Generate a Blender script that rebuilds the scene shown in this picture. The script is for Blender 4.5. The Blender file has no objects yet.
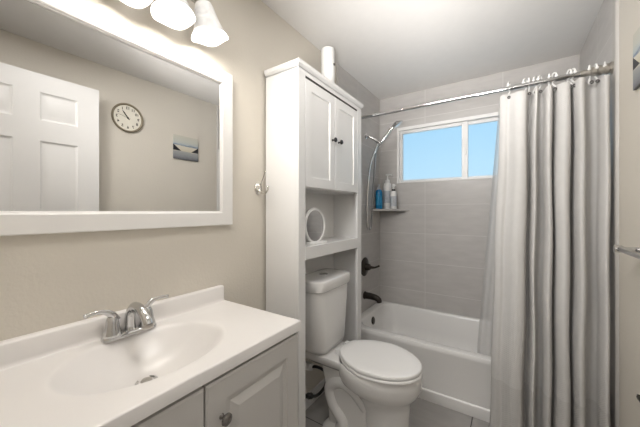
import bpy, bmesh, math, random
from mathutils import Vector, Matrix
random.seed(4)
S = bpy.context.scene
COL = S.collection
PI = math.pi

# ---------------------------------------------------------------- camera
cam_d = bpy.data.cameras.new('camera')
cam = bpy.data.objects.new('camera', cam_d); COL.objects.link(cam)
cam.location = (1.0982, -2.7482, 1.2935)
cam.rotation_euler = (PI/2, 0, math.radians(33.634))
cam_d.sensor_width = 36; cam_d.lens = 284.53*36/640
cam_d.shift_y = -(213.5-210.9)/640
cam_d.clip_start = 0.01
S.camera = cam

# ---------------------------------------------------------------- world, lights, exposure
w = bpy.data.worlds.new('sky'); S.world = w; w.use_nodes = True
nt = w.node_tree; bg = nt.nodes['Background']
tc = nt.nodes.new('ShaderNodeTexCoord'); sx = nt.nodes.new('ShaderNodeSeparateXYZ')
rp = nt.nodes.new('ShaderNodeValToRGB')
nt.links.new(tc.outputs['Generated'], sx.inputs[0]); nt.links.new(sx.outputs['Z'], rp.inputs[0])
rp.color_ramp.elements[0].position = 0.0; rp.color_ramp.elements[0].color = (.56, .80, .93, 1)
rp.color_ramp.elements[1].position = 0.5; rp.color_ramp.elements[1].color = (.24, .57, .86, 1)
nt.links.new(rp.outputs[0], bg.inputs['Color']); bg.inputs['Strength'].default_value = 1.0
S.view_settings.view_transform = 'Standard'; S.view_settings.look = 'None'
S.view_settings.exposure = 0.12; S.view_settings.gamma = 1.0; S.view_settings.use_curve_mapping = False

def area(name, loc, target, size, watts, color):
    l = bpy.data.lights.new(name, 'AREA'); l.shape = 'RECTANGLE'; l.size, l.size_y = size
    l.energy = watts; l.color = color
    o = bpy.data.objects.new(name, l); COL.objects.link(o); o.location = loc
    o.rotation_euler = (Vector(target)-Vector(loc)).to_track_quat('-Z', 'Y').to_euler()
    return o
HALL_W, LAMP_W, SHADE_E = 7.0, 2.5, 0.25
area('ceiling_fill', (0.85, -2.2, 2.41), (0.85, -2.19, 0), (0.36, 0.36), 5.5, (1.0, .98, .96))  # added overhead fill without a fixture, lifts the dim lower room
fl = area('bounce_fill', (0.88, -2.62, 1.40), (0.72, -.95, 2.42), (0.3, 0.3), 5.0, (1.0, .98, .965))  # added fill thrown onto the ceiling, brightens the shower end
fl.data.spread = math.radians(58)
cl = area('doorway_fill', (0.50, -2.64, 2.26), (1.15, -0.4, 1.55), (0.5, 0.25), 6.5, (1.0, .99, .98))  # invented frontal fill high by the door, for curtain and tile
cl.data.spread = math.radians(92)
area('hall_fill', (1.05, -3.45, 2.0), (0.95, -1.0, 1.1), (0.9, 0.8), HALL_W, (1.0, .97, .93))  # added fill behind the camera, no lamp stands there

# ---------------------------------------------------------------- material helpers
def mat(name, color, rough=.5, metal=0., noise=0., scale=20., bump=0., bscale=None, coat=0., spec=.5, trans=0.):
    m = bpy.data.materials.new(name); m.use_nodes = True
    t = m.node_tree; b = t.nodes['Principled BSDF']
    b.inputs['Base Color'].default_value = (*color, 1); b.inputs['Roughness'].default_value = rough
    b.inputs['Metallic'].default_value = metal; b.inputs['Coat Weight'].default_value = coat
    b.inputs['Coat Roughness'].default_value = .08
    b.inputs['Specular IOR Level'].default_value = spec; b.inputs['Transmission Weight'].default_value = trans
    co = t.nodes.new('ShaderNodeTexCoord')
    nz = t.nodes.new('ShaderNodeTexNoise'); nz.inputs['Scale'].default_value = scale
    nz.inputs['Detail'].default_value = 4
    t.links.new(co.outputs['Object'], nz.inputs['Vector'])
    r = t.nodes.new('ShaderNodeValToRGB'); k = noise
    r.color_ramp.elements[0].position = .3; r.color_ramp.elements[1].position = .7
    r.color_ramp.elements[0].color = (*[c*(1-k) for c in color], 1)
    r.color_ramp.elements[1].color = (*[min(1, c*(1+k)) for c in color], 1)
    t.links.new(nz.outputs['Fac'], r.inputs[0]); t.links.new(r.outputs[0], b.inputs['Base Color'])
    if bump:
        n2 = t.nodes.new('ShaderNodeTexNoise'); n2.inputs['Scale'].default_value = bscale or scale*4
        n2.inputs['Detail'].default_value = 3
        t.links.new(co.outputs['Object'], n2.inputs['Vector'])
        bp = t.nodes.new('ShaderNodeBump'); bp.inputs['Strength'].default_value = bump
        bp.inputs['Distance'].default_value = .004
        t.links.new(n2.outputs['Fac'], bp.inputs['Height']); t.links.new(bp.outputs[0], b.inputs['Normal'])
    return m

def tile_mat(name, color, grout, axu, u0, du, v0, dv, gw=.004, rough=.35, axv=2, streak=.06, gaxis=0):
    """rectangular tiles with straight joints, in object coordinates (axes axu / axv)"""
    m = bpy.data.materials.new(name); m.use_nodes = True
    t = m.node_tree; b = t.nodes['Principled BSDF']; b.inputs['Roughness'].default_value = rough
    co = t.nodes.new('ShaderNodeTexCoord'); sp = t.nodes.new('ShaderNodeSeparateXYZ')
    t.links.new(co.outputs['Object'], sp.inputs[0])
    def M(op, a, bb=None):
        n = t.nodes.new('ShaderNodeMath'); n.operation = op
        for i, v in enumerate((a, bb)):
            if v is None: continue
            if isinstance(v, (int, float)): n.inputs[i].default_value = v
            else: t.links.new(v, n.inputs[i])
        return n.outputs[0]
    def joint(ax, o, d):
        f = M('FRACT', M('DIVIDE', M('SUBTRACT', sp.outputs[ax], o-100*d), d))
        e = M('SUBTRACT', .5, M('ABSOLUTE', M('SUBTRACT', f, .5)))     # 0 on the joint
        return M('LESS_THAN', e, gw*.5/d)
    g = M('MAXIMUM', joint(axu, u0, du), joint(axv, v0, dv))
    nz = t.nodes.new('ShaderNodeTexNoise'); nz.inputs['Scale'].default_value = 6; nz.inputs['Detail'].default_value = 5
    mp = t.nodes.new('ShaderNodeMapping'); sc = [1, 1, 1]; sc[axv] = 4; mp.inputs['Scale'].default_value = sc
    t.links.new(co.outputs['Object'], mp.inputs[0]); t.links.new(mp.outputs[0], nz.inputs['Vector'])
    r = t.nodes.new('ShaderNodeValToRGB'); r.color_ramp.elements[0].position = .3; r.color_ramp.elements[1].position = .7
    r.color_ramp.elements[0].color = (*[c*(1-streak) for c in color], 1)
    r.color_ramp.elements[1].color = (*[c*(1+streak) for c in color], 1)
    t.links.new(nz.outputs['Fac'], r.inputs[0])
    mx = t.nodes.new('ShaderNodeMix'); mx.data_type = 'RGBA'
    t.links.new(g, mx.inputs['Factor']); t.links.new(r.outputs[0], mx.inputs['A']); mx.inputs['B'].default_value = (*grout, 1)
    t.links.new(mx.outputs['Result'], b.inputs['Base Color'])
    bp = t.nodes.new('ShaderNodeBump'); bp.inputs['Strength'].default_value = .4; bp.inputs['Distance'].default_value = .002
    bp.invert = True
    t.links.new(g, bp.inputs['Height']); t.links.new(bp.outputs[0], b.inputs['Normal'])
    return m

M_ = {}
M_['wall'] = mat('beige_paint', (.68, .635, .56), .6, noise=.015, scale=3, bump=.25, bscale=90)
M_['ceiling'] = mat('white_ceiling_paint', (.80, .78, .755), .7, noise=.01, bump=.1, bscale=120)
TILE = (.50, .478, .458); GROUT = (.63, .61, .59)
M_['tile_back'] = tile_mat('grey_wall_tile_back', TILE, GROUT, 0, .445, .61, .808, .272)
M_['tile_side'] = tile_mat('grey_wall_tile_side', TILE, GROUT, 1, -.50, .61, .808, .272)
M_['tile_plain'] = mat('grey_tile_trim', (.48, .46, .44), .35, noise=.04, scale=8)
M_['trim_light'] = mat('pale_tile_edge', (.48, .46, .43), .5, noise=.03, scale=8)
M_['floor'] = tile_mat('grey_floor_tile', (.37, .355, .34), (.07, .065, .06), 0, .906, .61, -.70, .61, gw=.006, rough=.35, axv=1)
M_['white_paint'] = mat('white_satin_paint', (.80, .785, .765), .4, noise=.01, scale=5)
M_['mirror_frame'] = mat('white_frame_paint', (.82, .805, .785), .35, noise=.01, scale=5)
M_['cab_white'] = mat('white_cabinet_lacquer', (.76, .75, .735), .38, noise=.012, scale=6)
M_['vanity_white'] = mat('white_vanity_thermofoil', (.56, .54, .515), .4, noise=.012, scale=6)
M_['counter'] = mat('cultured_marble_white', (.79, .765, .745), .30, noise=.012, scale=4, coat=.08)
M_['porcelain'] = mat('white_porcelain', (.78, .765, .745), .12, noise=.006, scale=4, coat=.5)
M_['seat'] = mat('white_seat_plastic', (.82, .81, .795), .22, noise=.006, scale=4)
M_['tub'] = mat('white_tub_enamel', (.78, .765, .745), .22, noise=.01, scale=4, coat=.2)
M_['chrome'] = mat('polished_chrome', (.60, .60, .60), .10, metal=1, noise=.02)
M_['nickel'] = mat('brushed_nickel', (.50, .475, .44), .28, metal=1, noise=.05)
M_['hook'] = mat('satin_nickel_bright', (.72, .70, .66), .2, metal=1, noise=.04)
M_['knob'] = mat('dark_nickel', (.27, .255, .24), .25, metal=1, noise=.05)
M_['bronze'] = mat('oil_rubbed_bronze', (.055, .047, .04), .32, metal=.8, noise=.15)
M_['black'] = mat('black_metal_knob', (.018, .016, .015), .35, metal=.5, noise=.1)
M_['rubber'] = mat('black_rubber_hose', (.02, .02, .02), .45, noise=.1, scale=60)
M_['vinyl'] = mat('white_window_vinyl', (.80, .79, .77), .35, noise=.01)
M_['gap'] = mat('dark_recess', (.05, .045, .04), .8, noise=.05)  # near-black, stands for shade in the door gap; also colours the nozzle
M_['mirror'] = mat('silvered_glass', (.76, .76, .755), .0, metal=1)
M_['plastic'] = mat('white_plastic', (.80, .79, .77), .35, noise=.01)
M_['blue'] = mat('blue_bottle_plastic', (.01, .20, .44), .25, noise=.05, coat=.3)
M_['bluelabel'] = mat('blue_label', (.02, .27, .52), .4, noise=.12, scale=40)
M_['greylabel'] = mat('pale_grey_label', (.50, .52, .55), .5, noise=.15, scale=60)
M_['rim'] = mat('antique_bronze_rim', (.30, .26, .19), .4, metal=.6, noise=.1)
M_['ivory'] = mat('ivory_clock_face', (.80, .76, .66), .5, noise=.02)
M_['ink'] = mat('black_ink', (.02, .018, .016), .5, noise=.05)
M_['seam'] = mat('grommet_dark', (.10, .095, .09), .35, metal=.7, noise=.05)

def glass_frost():
    m = mat('frosted_window_glass', (.95, .97, 1.0), .45, trans=1.0)
    m.node_tree.nodes['Principled BSDF'].inputs['IOR'].default_value = 1.2
    return m
M_['frost'] = glass_frost()

def shade_mat():
    m = mat('frosted_lamp_glass', (.5, .49, .475), .35, noise=.03, scale=12)
    t = m.node_tree; b = t.nodes['Principled BSDF']; out = t.nodes['Material Output']
    b.inputs['Emission Color'].default_value = (1, .965, .91, 1); b.inputs['Emission Strength'].default_value = SHADE_E
    tr = t.nodes.new('ShaderNodeBsdfTranslucent'); tr.inputs[0].default_value = (.9, .87, .83, 1)
    mx = t.nodes.new('ShaderNodeMixShader'); mx.inputs[0].default_value = .008
    t.links.new(b.outputs[0], mx.inputs[1]); t.links.new(tr.outputs[0], mx.inputs[2]); t.links.new(mx.outputs[0], out.inputs[0])
    # slow swirls of thicker glass dim the glow
    nz = t.nodes.new('ShaderNodeTexNoise'); nz.inputs['Scale'].default_value = 18; nz.inputs['Distortion'].default_value = 1.2
    co = [n for n in t.nodes if n.type == 'TEX_COORD'][0]; t.links.new(co.outputs['Object'], nz.inputs['Vector'])
    mr = t.nodes.new('ShaderNodeMapRange'); mr.inputs['To Min'].default_value = SHADE_E*.6; mr.inputs['To Max'].default_value = SHADE_E*1.2
    mr.inputs['From Min'].default_value = .3; mr.inputs['From Max'].default_value = .6
    t.links.new(nz.outputs['Fac'], mr.inputs['Value']); t.links.new(mr.outputs[0], b.inputs['Emission Strength'])
    return m
M_['shade'] = shade_mat()
def bulb_mat():
    m = mat('lit_bulb', (.95, .93, .9), .4); b = m.node_tree.nodes['Principled BSDF']
    b.inputs['Emission Color'].default_value = (1, .96, .9, 1); b.inputs['Emission Strength'].default_value = 12
    return m
M_['bulb'] = bulb_mat()

def fabric_mat(name, color, transl, waffle=True, alpha=1.0):
    m = mat(name, color, .85, noise=.02, scale=30, spec=.2)
    t = m.node_tree; b = t.nodes['Principled BSDF']; out = t.nodes['Material Output']
    tr = t.nodes.new('ShaderNodeBsdfTranslucent'); tr.inputs[0].default_value = (*color, 1)
    mx = t.nodes.new('ShaderNodeMixShader'); mx.inputs[0].default_value = transl
    t.links.new(b.outputs[0], mx.inputs[1]); t.links.new(tr.outputs[0], mx.inputs[2])
    last = mx
    if alpha < 1:
        tp = t.nodes.new('ShaderNodeBsdfTransparent'); m2 = t.nodes.new('ShaderNodeMixShader'); m2.inputs[0].default_value = alpha
        t.links.new(tp.outputs[0], m2.inputs[1]); t.links.new(mx.outputs[0], m2.inputs[2]); last = m2
    t.links.new(last.outputs[0], out.inputs[0])
    if waffle:
        uv = t.nodes.new('ShaderNodeUVMap'); sp = t.nodes.new('ShaderNodeSeparateXYZ'); t.links.new(uv.outputs[0], sp.inputs[0])
        hs = []
        for i in (0, 1):
            mu = t.nodes.new('ShaderNodeMath'); mu.operation = 'MULTIPLY'; mu.inputs[1].default_value = 2*PI/.011
            t.links.new(sp.outputs[i], mu.inputs[0])
            sn = t.nodes.new('ShaderNodeMath'); sn.operation = 'SINE'; t.links.new(mu.outputs[0], sn.inputs[0]); hs.append(sn.outputs[0])
        ad = t.nodes.new('ShaderNodeMath'); ad.operation = 'MULTIPLY'; t.links.new(hs[0], ad.inputs[0]); t.links.new(hs[1], ad.inputs[1])
        bp = t.nodes.new('ShaderNodeBump'); bp.inputs['Strength'].default_value = .5; bp.inputs['Distance'].default_value = .002
        t.links.new(ad.outputs[0], bp.inputs['Height']); t.links.new(bp.outputs[0], b.inputs['Normal'])
    return m
M_['curtain'] = fabric_mat('grey_waffle_fabric', (.60, .585, .565), .05)
M_['curtain_hem'] = fabric_mat('grey_hem_fabric', (.55, .535, .515), .05)
M_['liner'] = fabric_mat('translucent_white_vinyl', (.80, .79, .775), .5, waffle=False, alpha=.68)

# ---------------------------------------------------------------- mesh helpers
def tag(o, label=None, cat=None, group=None, kind=None):
    if label: o['label'] = label
    if cat: o['category'] = cat
    if group: o['group'] = group
    if kind: o['kind'] = kind
    return o

def obj(name, bm, m, parent=None, bevel=0, seg=2, smooth=True, sub=0, angle=35):
    bmesh.ops.recalc_face_normals(bm, faces=bm.faces[:])
    me = bpy.data.meshes.new(name); bm.to_mesh(me); bm.free()
    mats = m if isinstance(m, (list, tuple)) else [m]
    for x in mats: me.materials.append(x)
    o = bpy.data.objects.new(name, me); COL.objects.link(o)
    if parent is not None:
        o.parent = parent
        p = parent; mw = Matrix()
        while p is not None: mw = p.matrix_basis @ mw; p = p.parent
        o.matrix_parent_inverse = Matrix()
        me.transform(mw.inverted())
    if bevel:
        b = o.modifiers.new('bevel', 'BEVEL'); b.width = bevel; b.segments = seg; b.limit_method = 'ANGLE'; b.angle_limit = math.radians(40)
        b.harden_normals = False
    if sub:
        s = o.modifiers.new('subsurf', 'SUBSURF'); s.levels = sub; s.render_levels = sub
    if smooth:
        for p in me.polygons: p.use_smooth = True
        try: me.set_sharp_from_angle(angle=math.radians(angle))
        except Exception: pass
    return o

def empty(name, loc, label, cat, group=None):
    o = bpy.data.objects.new(name, None); COL.objects.link(o); o.location = loc; o.empty_display_size = .05
    return tag(o, label, cat, group)

def box(bm, x0, x1, y0, y1, z0, z1):
    v = [bm.verts.new((x, y, z)) for x in (x0, x1) for y in (y0, y1) for z in (z0, z1)]
    for f in ((0,1,3,2),(4,6,7,5),(0,4,5,1),(2,3,7,6),(0,2,6,4),(1,5,7,3)): bm.faces.new([v[i] for i in f])
    return bm
def B(*a):
    bm = bmesh.new()
    return box(bm, *a)

def loft(bm, rings, cap0=True, cap1=True):
    vs = [[bm.verts.new(p) for p in r] for r in rings]
    n = len(vs[0])
    for a, b in zip(vs, vs[1:]):
        for i in range(n): bm.faces.new((a[i], a[(i+1) % n], b[(i+1) % n], b[i]))
    if cap0: bm.faces.new(vs[0][::-1])
    if cap1: bm.faces.new(vs[-1])
    return bm

def frame_of(d):
    d = d.normalized(); u = Vector((0, 0, 1)) if abs(d.z) < .9 else Vector((1, 0, 0))
    a = d.cross(u).normalized(); return a, a.cross(d).normalized()

def tube(bm, pts, r, n=14, cap=True, flat=1.0):
    pts = [Vector(p) for p in pts]; rs = r if isinstance(r, (list, tuple)) else [r]*len(pts)
    rings = []; a = None
    for i, p in enumerate(pts):
        d = (pts[min(i+1, len(pts)-1)]-pts[max(i-1, 0)]).normalized()
        if a is None: a, b = frame_of(d)
        else:
            a = (a-d*a.dot(d)).normalized(); b = a.cross(d).normalized()
        rings.append([p+a*rs[i]*math.cos(2*PI*k/n)+b*rs[i]*flat*math.sin(2*PI*k/n) for k in range(n)])
    return loft(bm, rings, cap, cap)

def smooth_path(pts, k=8):
    P = [Vector(p) for p in pts]; out = []
    for i in range(len(P)-1):
        p0, p1, p2, p3 = P[max(i-1, 0)], P[i], P[i+1], P[min(i+2, len(P)-1)]
        for j in range(k):
            t = j/k
            out.append(.5*((2*p1)+(p2-p0)*t+(2*p0-5*p1+4*p2-p3)*t*t+(3*p1-p0-3*p2+p3)*t**3))
    out.append(P[-1]); return out
def lerp_list(v, k):
    out = []
    for a, b in zip(v, v[1:]): out += [a+(b-a)*j/k for j in range(k)]
    return out+[v[-1]]

def lathe(bm, prof, origin, axis=(0, 0, 1), n=32, cap=True, sx=1.0, sy=1.0):
    """prof: (radius, distance along axis)"""
    o = Vector(origin); d = Vector(axis).normalized(); a, b = frame_of(d)
    rings = [[o+d*h+a*max(r, 1e-4)*sx*math.cos(2*PI*k/n)+b*max(r, 1e-4)*sy*math.sin(2*PI*k/n) for k in range(n)] for r, h in prof]
    return loft(bm, rings, cap, cap)

def rrect(x0, x1, y0, y1, r, z, n=6):
    pts = []
    for cx, cy, a0 in ((x1-r, y1-r, 0), (x0+r, y1-r, PI/2), (x0+r, y0+r, PI), (x1-r, y0+r, 1.5*PI)):
        for k in range(n+1):
            a = a0+PI/2*k/n; pts.append(Vector((cx+r*math.cos(a), cy+r*math.sin(a), z)))
    return pts

def torus(bm, c, R, r, axis=(1, 0, 0), n=20, m=8, arc=1.0, a0=0):
    c = Vector(c); d = Vector(axis).normalized(); a, b = frame_of(d)
    steps = n if arc >= 1 else n
    rings = []
    for i in range(steps+(0 if arc >= 1 else 1)):
        t = a0+2*PI*arc*i/steps; e = a*math.cos(t)+b*math.sin(t)
        rings.append([c+e*(R+r*math.cos(2*PI*k/m))+d*r*math.sin(2*PI*k/m) for k in range(m)])
    if arc >= 1:
        vs = [[bm.verts.new(p) for p in rr] for rr in rings]
        for i in range(n):
            for k in range(m): bm.faces.new((vs[i][k], vs[i][(k+1) % m], vs[(i+1) % n][(k+1) % m], vs[(i+1) % n][k]))
    else: loft(bm, rings)
    return bm

def sphere(bm, c, r, sz=1.0):
    bmesh.ops.create_uvsphere(bm, u_segments=16, v_segments=10, radius=r, matrix=Matrix.Translation(c) @ Matrix.Diagonal((1, 1, sz, 1)))
    return bm

def struct(name, bm, m, parent=None, **k):
    o = obj(name, bm, m, parent, **k)
    if parent is None: o['kind'] = 'structure'
    return o

# ================================================================ the room
W, H, NEAR = 1.52, 2.424, -2.735
XL, XR = -.012, 1.53          # painted wall faces
TY = -.831                    # where the shower tile ends
struct('floor', B(-.15, 1.68, -4.3, .16, -.1, 0), M_['floor'], smooth=False)
struct('ceiling', B(-.15, 1.68, -4.3, .16, H, H+.1), M_['ceiling'], smooth=False)
struct('wall_left', B(-.15, XL, -4.3, TY, 0, H), M_['wall'], smooth=False)
struct('wall_alcove_left', B(-.15, 0, TY, .16, 0, H), M_['tile_side'], smooth=False)
struct('wall_right', B(XR, 1.68, -4.3, -.806, 0, H), M_['wall'], smooth=False)
struct('wall_alcove_right', B(W, 1.68, -.806, .16, 0, H), M_['tile_side'], smooth=False)
WX0, WX1, WZ0, WZ1 = .179, 1.365, 1.5635, 2.105
bm = bmesh.new()
box(bm, 0, WX0, 0, .12, 0, H); box(bm, WX1, W, 0, .12, 0, H); box(bm, WX0, WX1, 0, .12, 0, WZ0); box(bm, WX0, WX1, 0, .12, WZ1, H)
struct('wall_back', bm, M_['tile_back'], smooth=False)
DX0, DX1, DZ = .655, 1.425, 2.185
bm = bmesh.new()
box(bm, XL, DX0, NEAR-.11, NEAR, 0, H); box(bm, DX1, XR, NEAR-.11, NEAR, 0, H); box(bm, DX0, DX1, NEAR-.11, NEAR, DZ, H)
struct('wall_front', bm, M_['wall'], smooth=False)
struct('wall_hall', B(-.15, 1.68, -4.4, -4.3, 0, H), M_['wall'], smooth=False)
# rounded tile edge on both sides, shower corner caulk
bm = bmesh.new()
prof = [(XL-.005, TY-.026), (XL+.004, TY-.025), (-.002, TY-.019), (.003, TY-.008), (.003, TY+.002), (-.02, TY+.002)]
loft(bm, [[Vector((x, y, z)) for x, y in prof] for z in (.02, H)])
struct('trim_1', bm, M_['tile_plain'])
bm = bmesh.new()
prof = [(XR+.005, -.850), (XR-.003, -.849), (W-.001, -.842), (W-.003, -.832), (W-.003, -.805), (W+.02, -.805)]
loft(bm, [[Vector((x, y, z)) for x, y in prof] for z in (.02, H)])
struct('trim_2', bm, M_['trim_light'])
bm = bmesh.new()
for x in (.0, W): tube(bm, [(x, -.0, .39), (x, -.0, H)], .006, n=8)
struct('trim_3', bm, M_['trim_light'])
struct('baseboard_right', B(XR-.012, XR, NEAR, TY-.035, 0, .09), M_['white_paint'], bevel=.003)
struct('baseboard_left', B(XL, XL+.012, -1.89, TY-.03, 0, .09), M_['white_paint'], bevel=.003)

# window: two-light slider in a white vinyl frame
wf = bpy.data.objects.new('window_1', None); COL.objects.link(wf); wf.location = (.77, .05, WZ0); wf['kind'] = 'structure'
def rect_frame(x0, x1, z0, z1, y0, y1, wl, wr, wb, wt):
    bm = bmesh.new()
    box(bm, x0, x0+wl, y0, y1, z0, z1); box(bm, x1-wr, x1, y0, y1, z0, z1)
    box(bm, x0+wl, x1-wr, y0, y1, z0, z0+wb); box(bm, x0+wl, x1-wr, y0, y1, z1-wt, z1)
    return bm
obj('window_frame', rect_frame(WX0, WX1, WZ0, WZ1, -.004, .08, .022, .022, .014, .03), M_['vinyl'], wf, bevel=.002)
for (a, b, y0) in ((WX0+.022, .80, .02), (.755, WX1-.022, .035)):
    sx0 = obj('sash', rect_frame(a, b, WZ0+.014, WZ1-.03, y0, y0+.03, .028, .05, .016, .03), M_['vinyl'], wf, bevel=.003)
    p = obj('pane', B(a+.02, b-.04, y0+.012, y0+.017, WZ0+.024, WZ1-.05), M_['frost'], sx0, smooth=False)
bm = B(.776, .788, .008, .022, 1.78, 1.84)
obj('sash_latch', bm, M_['vinyl'], wf, bevel=.003)

# six-panel door folded back along the right wall (seen in the mirror)
d1 = bpy.data.objects.new('door_1', None); COL.objects.link(d1); d1.location = (1.42, -2.67, 0); d1['kind'] = 'structure'
DY0, DY1, DX = -2.694, -1.933, 1.40
bm = bmesh.new(); cols = [(-2.558, -2.366), (-2.247, -2.055)]
rows = [(.24, .79), (.93, 1.743), (1.875, 2.055)]; DT = 2.172
ys = [DY0, cols[0][0], cols[0][1], cols[1][0], cols[1][1], DY1]; zs = [.012, *rows[0], *rows[1], *rows[2], DT]
for i in range(5):
    for j in range(7):
        y0, y1, z0, z1 = ys[i], ys[i+1], zs[j], zs[j+1]
        if i in (1, 3) and j in (1, 3, 5):
            for X, s in ((DX, 1), (DX+.035, -1)):
                def ring(ins, dep): return [Vector((X+s*dep, y, z)) for y, z in ((y0+ins, z0+ins), (y1-ins, z0+ins), (y1-ins, z1-ins), (y0+ins, z1-ins))]
                loft(bm, [ring(0, 0), ring(.006, .006), ring(.014, .009), ring(.022, .009), ring(.045, .002)], False, True)
        else:
            for X in (DX, DX+.035): bm.faces.new([bm.verts.new((X, y, z)) for y, z in ((y0, z0), (y1, z0), (y1, z1), (y0, z1))])
for a, b in (((DY0, .012), (DY0, DT)), ((DY1, .012), (DY1, DT)), ((DY0, .012), (DY1, .012)), ((DY0, DT), (DY1, DT))):
    bm.faces.new([bm.verts.new(p) for p in ((DX, *a), (DX, *b), (DX+.035, *b), (DX+.035, *a))])
bmesh.ops.remove_doubles(bm, verts=bm.verts, dist=.0005)
obj('door_panel', bm, M_['white_paint'], d1, angle=20)
bm = bmesh.new(); lathe(bm, [(.03, 0), (.03, .006), (.012, .01), (.012, .03), (.024, .036), (.027, .05), (.02, .06), (.004, .063)], (DX, -1.97, .95), (-1, 0, 0))
obj('door_handle', bm, M_['nickel'], d1)
bm = bmesh.new(); box(bm, DX0-.06, DX0, NEAR, NEAR+.014, 0, DZ+.06); box(bm, DX1, DX1+.06, NEAR, NEAR+.014, 0, DZ+.06); box(bm, DX0, DX1, NEAR, NEAR+.014, DZ, DZ+.06)
struct('trim_4', bm, M_['white_paint'], bevel=.003)

# ================================================================ vanity
VY0, VY1, VZ, VX = -2.70, -1.9048, .8867, .4528
van = empty('vanity_cabinet', (.21, -2.3, 0), 'white vanity base cabinet with raised panel doors under the sink counter', 'cabinet')
CT = .852
bm = bmesh.new()
box(bm, .0, .428, VY0+.004, VY0+.022, .0, CT); box(bm, .0, .428, VY1-.026, VY1-.008, .0, CT)
box(bm, .0, .012, VY0+.022, VY1-.026, .1, CT); box(bm, .012, .428, VY0+.022, VY1-.026, .1, .118)
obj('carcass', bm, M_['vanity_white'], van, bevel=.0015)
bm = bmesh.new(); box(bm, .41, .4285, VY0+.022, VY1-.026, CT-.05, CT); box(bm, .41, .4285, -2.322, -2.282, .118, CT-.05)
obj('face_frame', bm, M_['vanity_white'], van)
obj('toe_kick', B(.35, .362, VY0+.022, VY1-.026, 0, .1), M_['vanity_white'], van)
def raised_door(y0, y1, z0, z1, x0, t, par, m, ins=.062):
    bm = bmesh.new(); X = x0+t
    def R(i, x): return [Vector((x, y, z)) for y, z in ((y0+i, z0+i), (y1-i, z0+i), (y1-i, z1-i), (y0+i, z1-i))]
    loft(bm, [R(0, x0), R(0, X-.004), R(.006, X), R(ins, X), R(ins+.003, X-.005), R(ins+.014, X-.006), R(ins+.018, X-.007), R(ins+.044, X+.001), R(ins+.048, X+.001)])
    return obj('door', bm, m, par, smooth=False)
def knob(par, y, z, x, m, r=.0165):
    bm = bmesh.new(); lathe(bm, [(.008, 0), (.006, .004), (.0055, .012), (r*.8, .017), (r, .021), (r*.95, .025), (r*.55, .029), (.001, .030)], (x, y, z), (1, 0, 0), n=24)
    return obj('knob', bm, m, par)
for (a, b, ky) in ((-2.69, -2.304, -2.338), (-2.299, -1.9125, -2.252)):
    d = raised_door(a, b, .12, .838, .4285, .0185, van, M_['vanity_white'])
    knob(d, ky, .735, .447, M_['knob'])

# counter with integral oval bowl
vt = empty('sink_counter', (.21, -2.3, CT), 'white cultured marble counter with integral oval sink bowl', 'sink counter')
SC = (.217, -2.325); SA = (.166, .220); SD = .114
def bowl_z(x, y):
    dx, dy = (x-SC[0])/SA[0], (y-SC[1])/SA[1]
    r = math.sqrt(dx*dx+dy*dy)
    if r > 1.35: return 0.
    g = SD*(1-r**2.3); k = .010
    d = (g+math.sqrt(g*g+k*k))/2
    t = min(1, max(0, (1.35-r)/.35)); d *= t*t*(3-2*t)
    return -d
nx, ny = 84, 140; bm = bmesh.new(); vs = []
X0 = XL
for i in range(nx+1):
    x = X0+(VX-.004-X0)*i/nx
    vs.append([bm.verts.new((x, VY0+(VY1-.003-VY0)*j/ny, VZ+bowl_z(x, VY0+(VY1-.003-VY0)*j/ny))) for j in range(ny+1)])
for i in range(nx):
    for j in range(ny): bm.faces.new((vs[i][j], vs[i+1][j], vs[i+1][j+1], vs[i][j+1]))
def skirt(top, outs):
    prev = top
    for fn in outs:
        cur = [bm.verts.new(fn(v.co)) for v in top]
        for k in range(len(top)-1): bm.faces.new((prev[k], prev[k+1], cur[k+1], cur[k]))
        prev = cur
cr = vs[nx][-1]
edge = vs[nx][:] + [vs[i][ny] for i in range(nx-1, -1, -1)]
def off(dx, dz):
    def f(c):
        x, y = c.x, c.y
        if abs(c.x-(VX-.004)) < 1e-6: x = VX-.004+dx
        if abs(c.y-(VY1-.003)) < 1e-6: y = VY1-.003+dx*.75
        return (x, y, VZ+dz)
    return f
skirt(edge, [off(.0028, -.0012), off(.004, -.004), off(.004, CT-VZ), off(-.03, CT-VZ)])
obj('countertop', bm, M_['counter'], vt, angle=50)
bm = bmesh.new()
prof = [(XL, VZ-.002), (XL+.034, VZ-.002), (XL+.028, VZ+.004), (XL+.026, VZ+.012), (XL+.026, .946), (XL+.023, .951), (XL+.018, .953), (XL, .953)]
loft(bm, [[Vector((x, y, z)) for x, z in prof] for y in (VY0, VY1-.004)])
obj('backsplash', bm, M_['counter'], vt, bevel=.002, angle=40)
DRX, DRY = .184, -2.322; dz = VZ+bowl_z(DRX, DRY)
bm = bmesh.new(); lathe(bm, [(.0, -.004), (.030, -.004), (.0305, .002), (.026, .004), (.021, .002), (.020, -.002), (.001, -.002)], (DRX, DRY, dz+.002), n=28)
obj('drain_flange', bm, M_['chrome'], vt)
bm = bmesh.new(); lathe(bm, [(.0, 0), (.015, 0), (.016, .004), (.013, .008), (.001, .010)], (DRX, DRY, dz+.001), n=24)
obj('drain_stopper', bm, M_['nickel'], vt)

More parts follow.
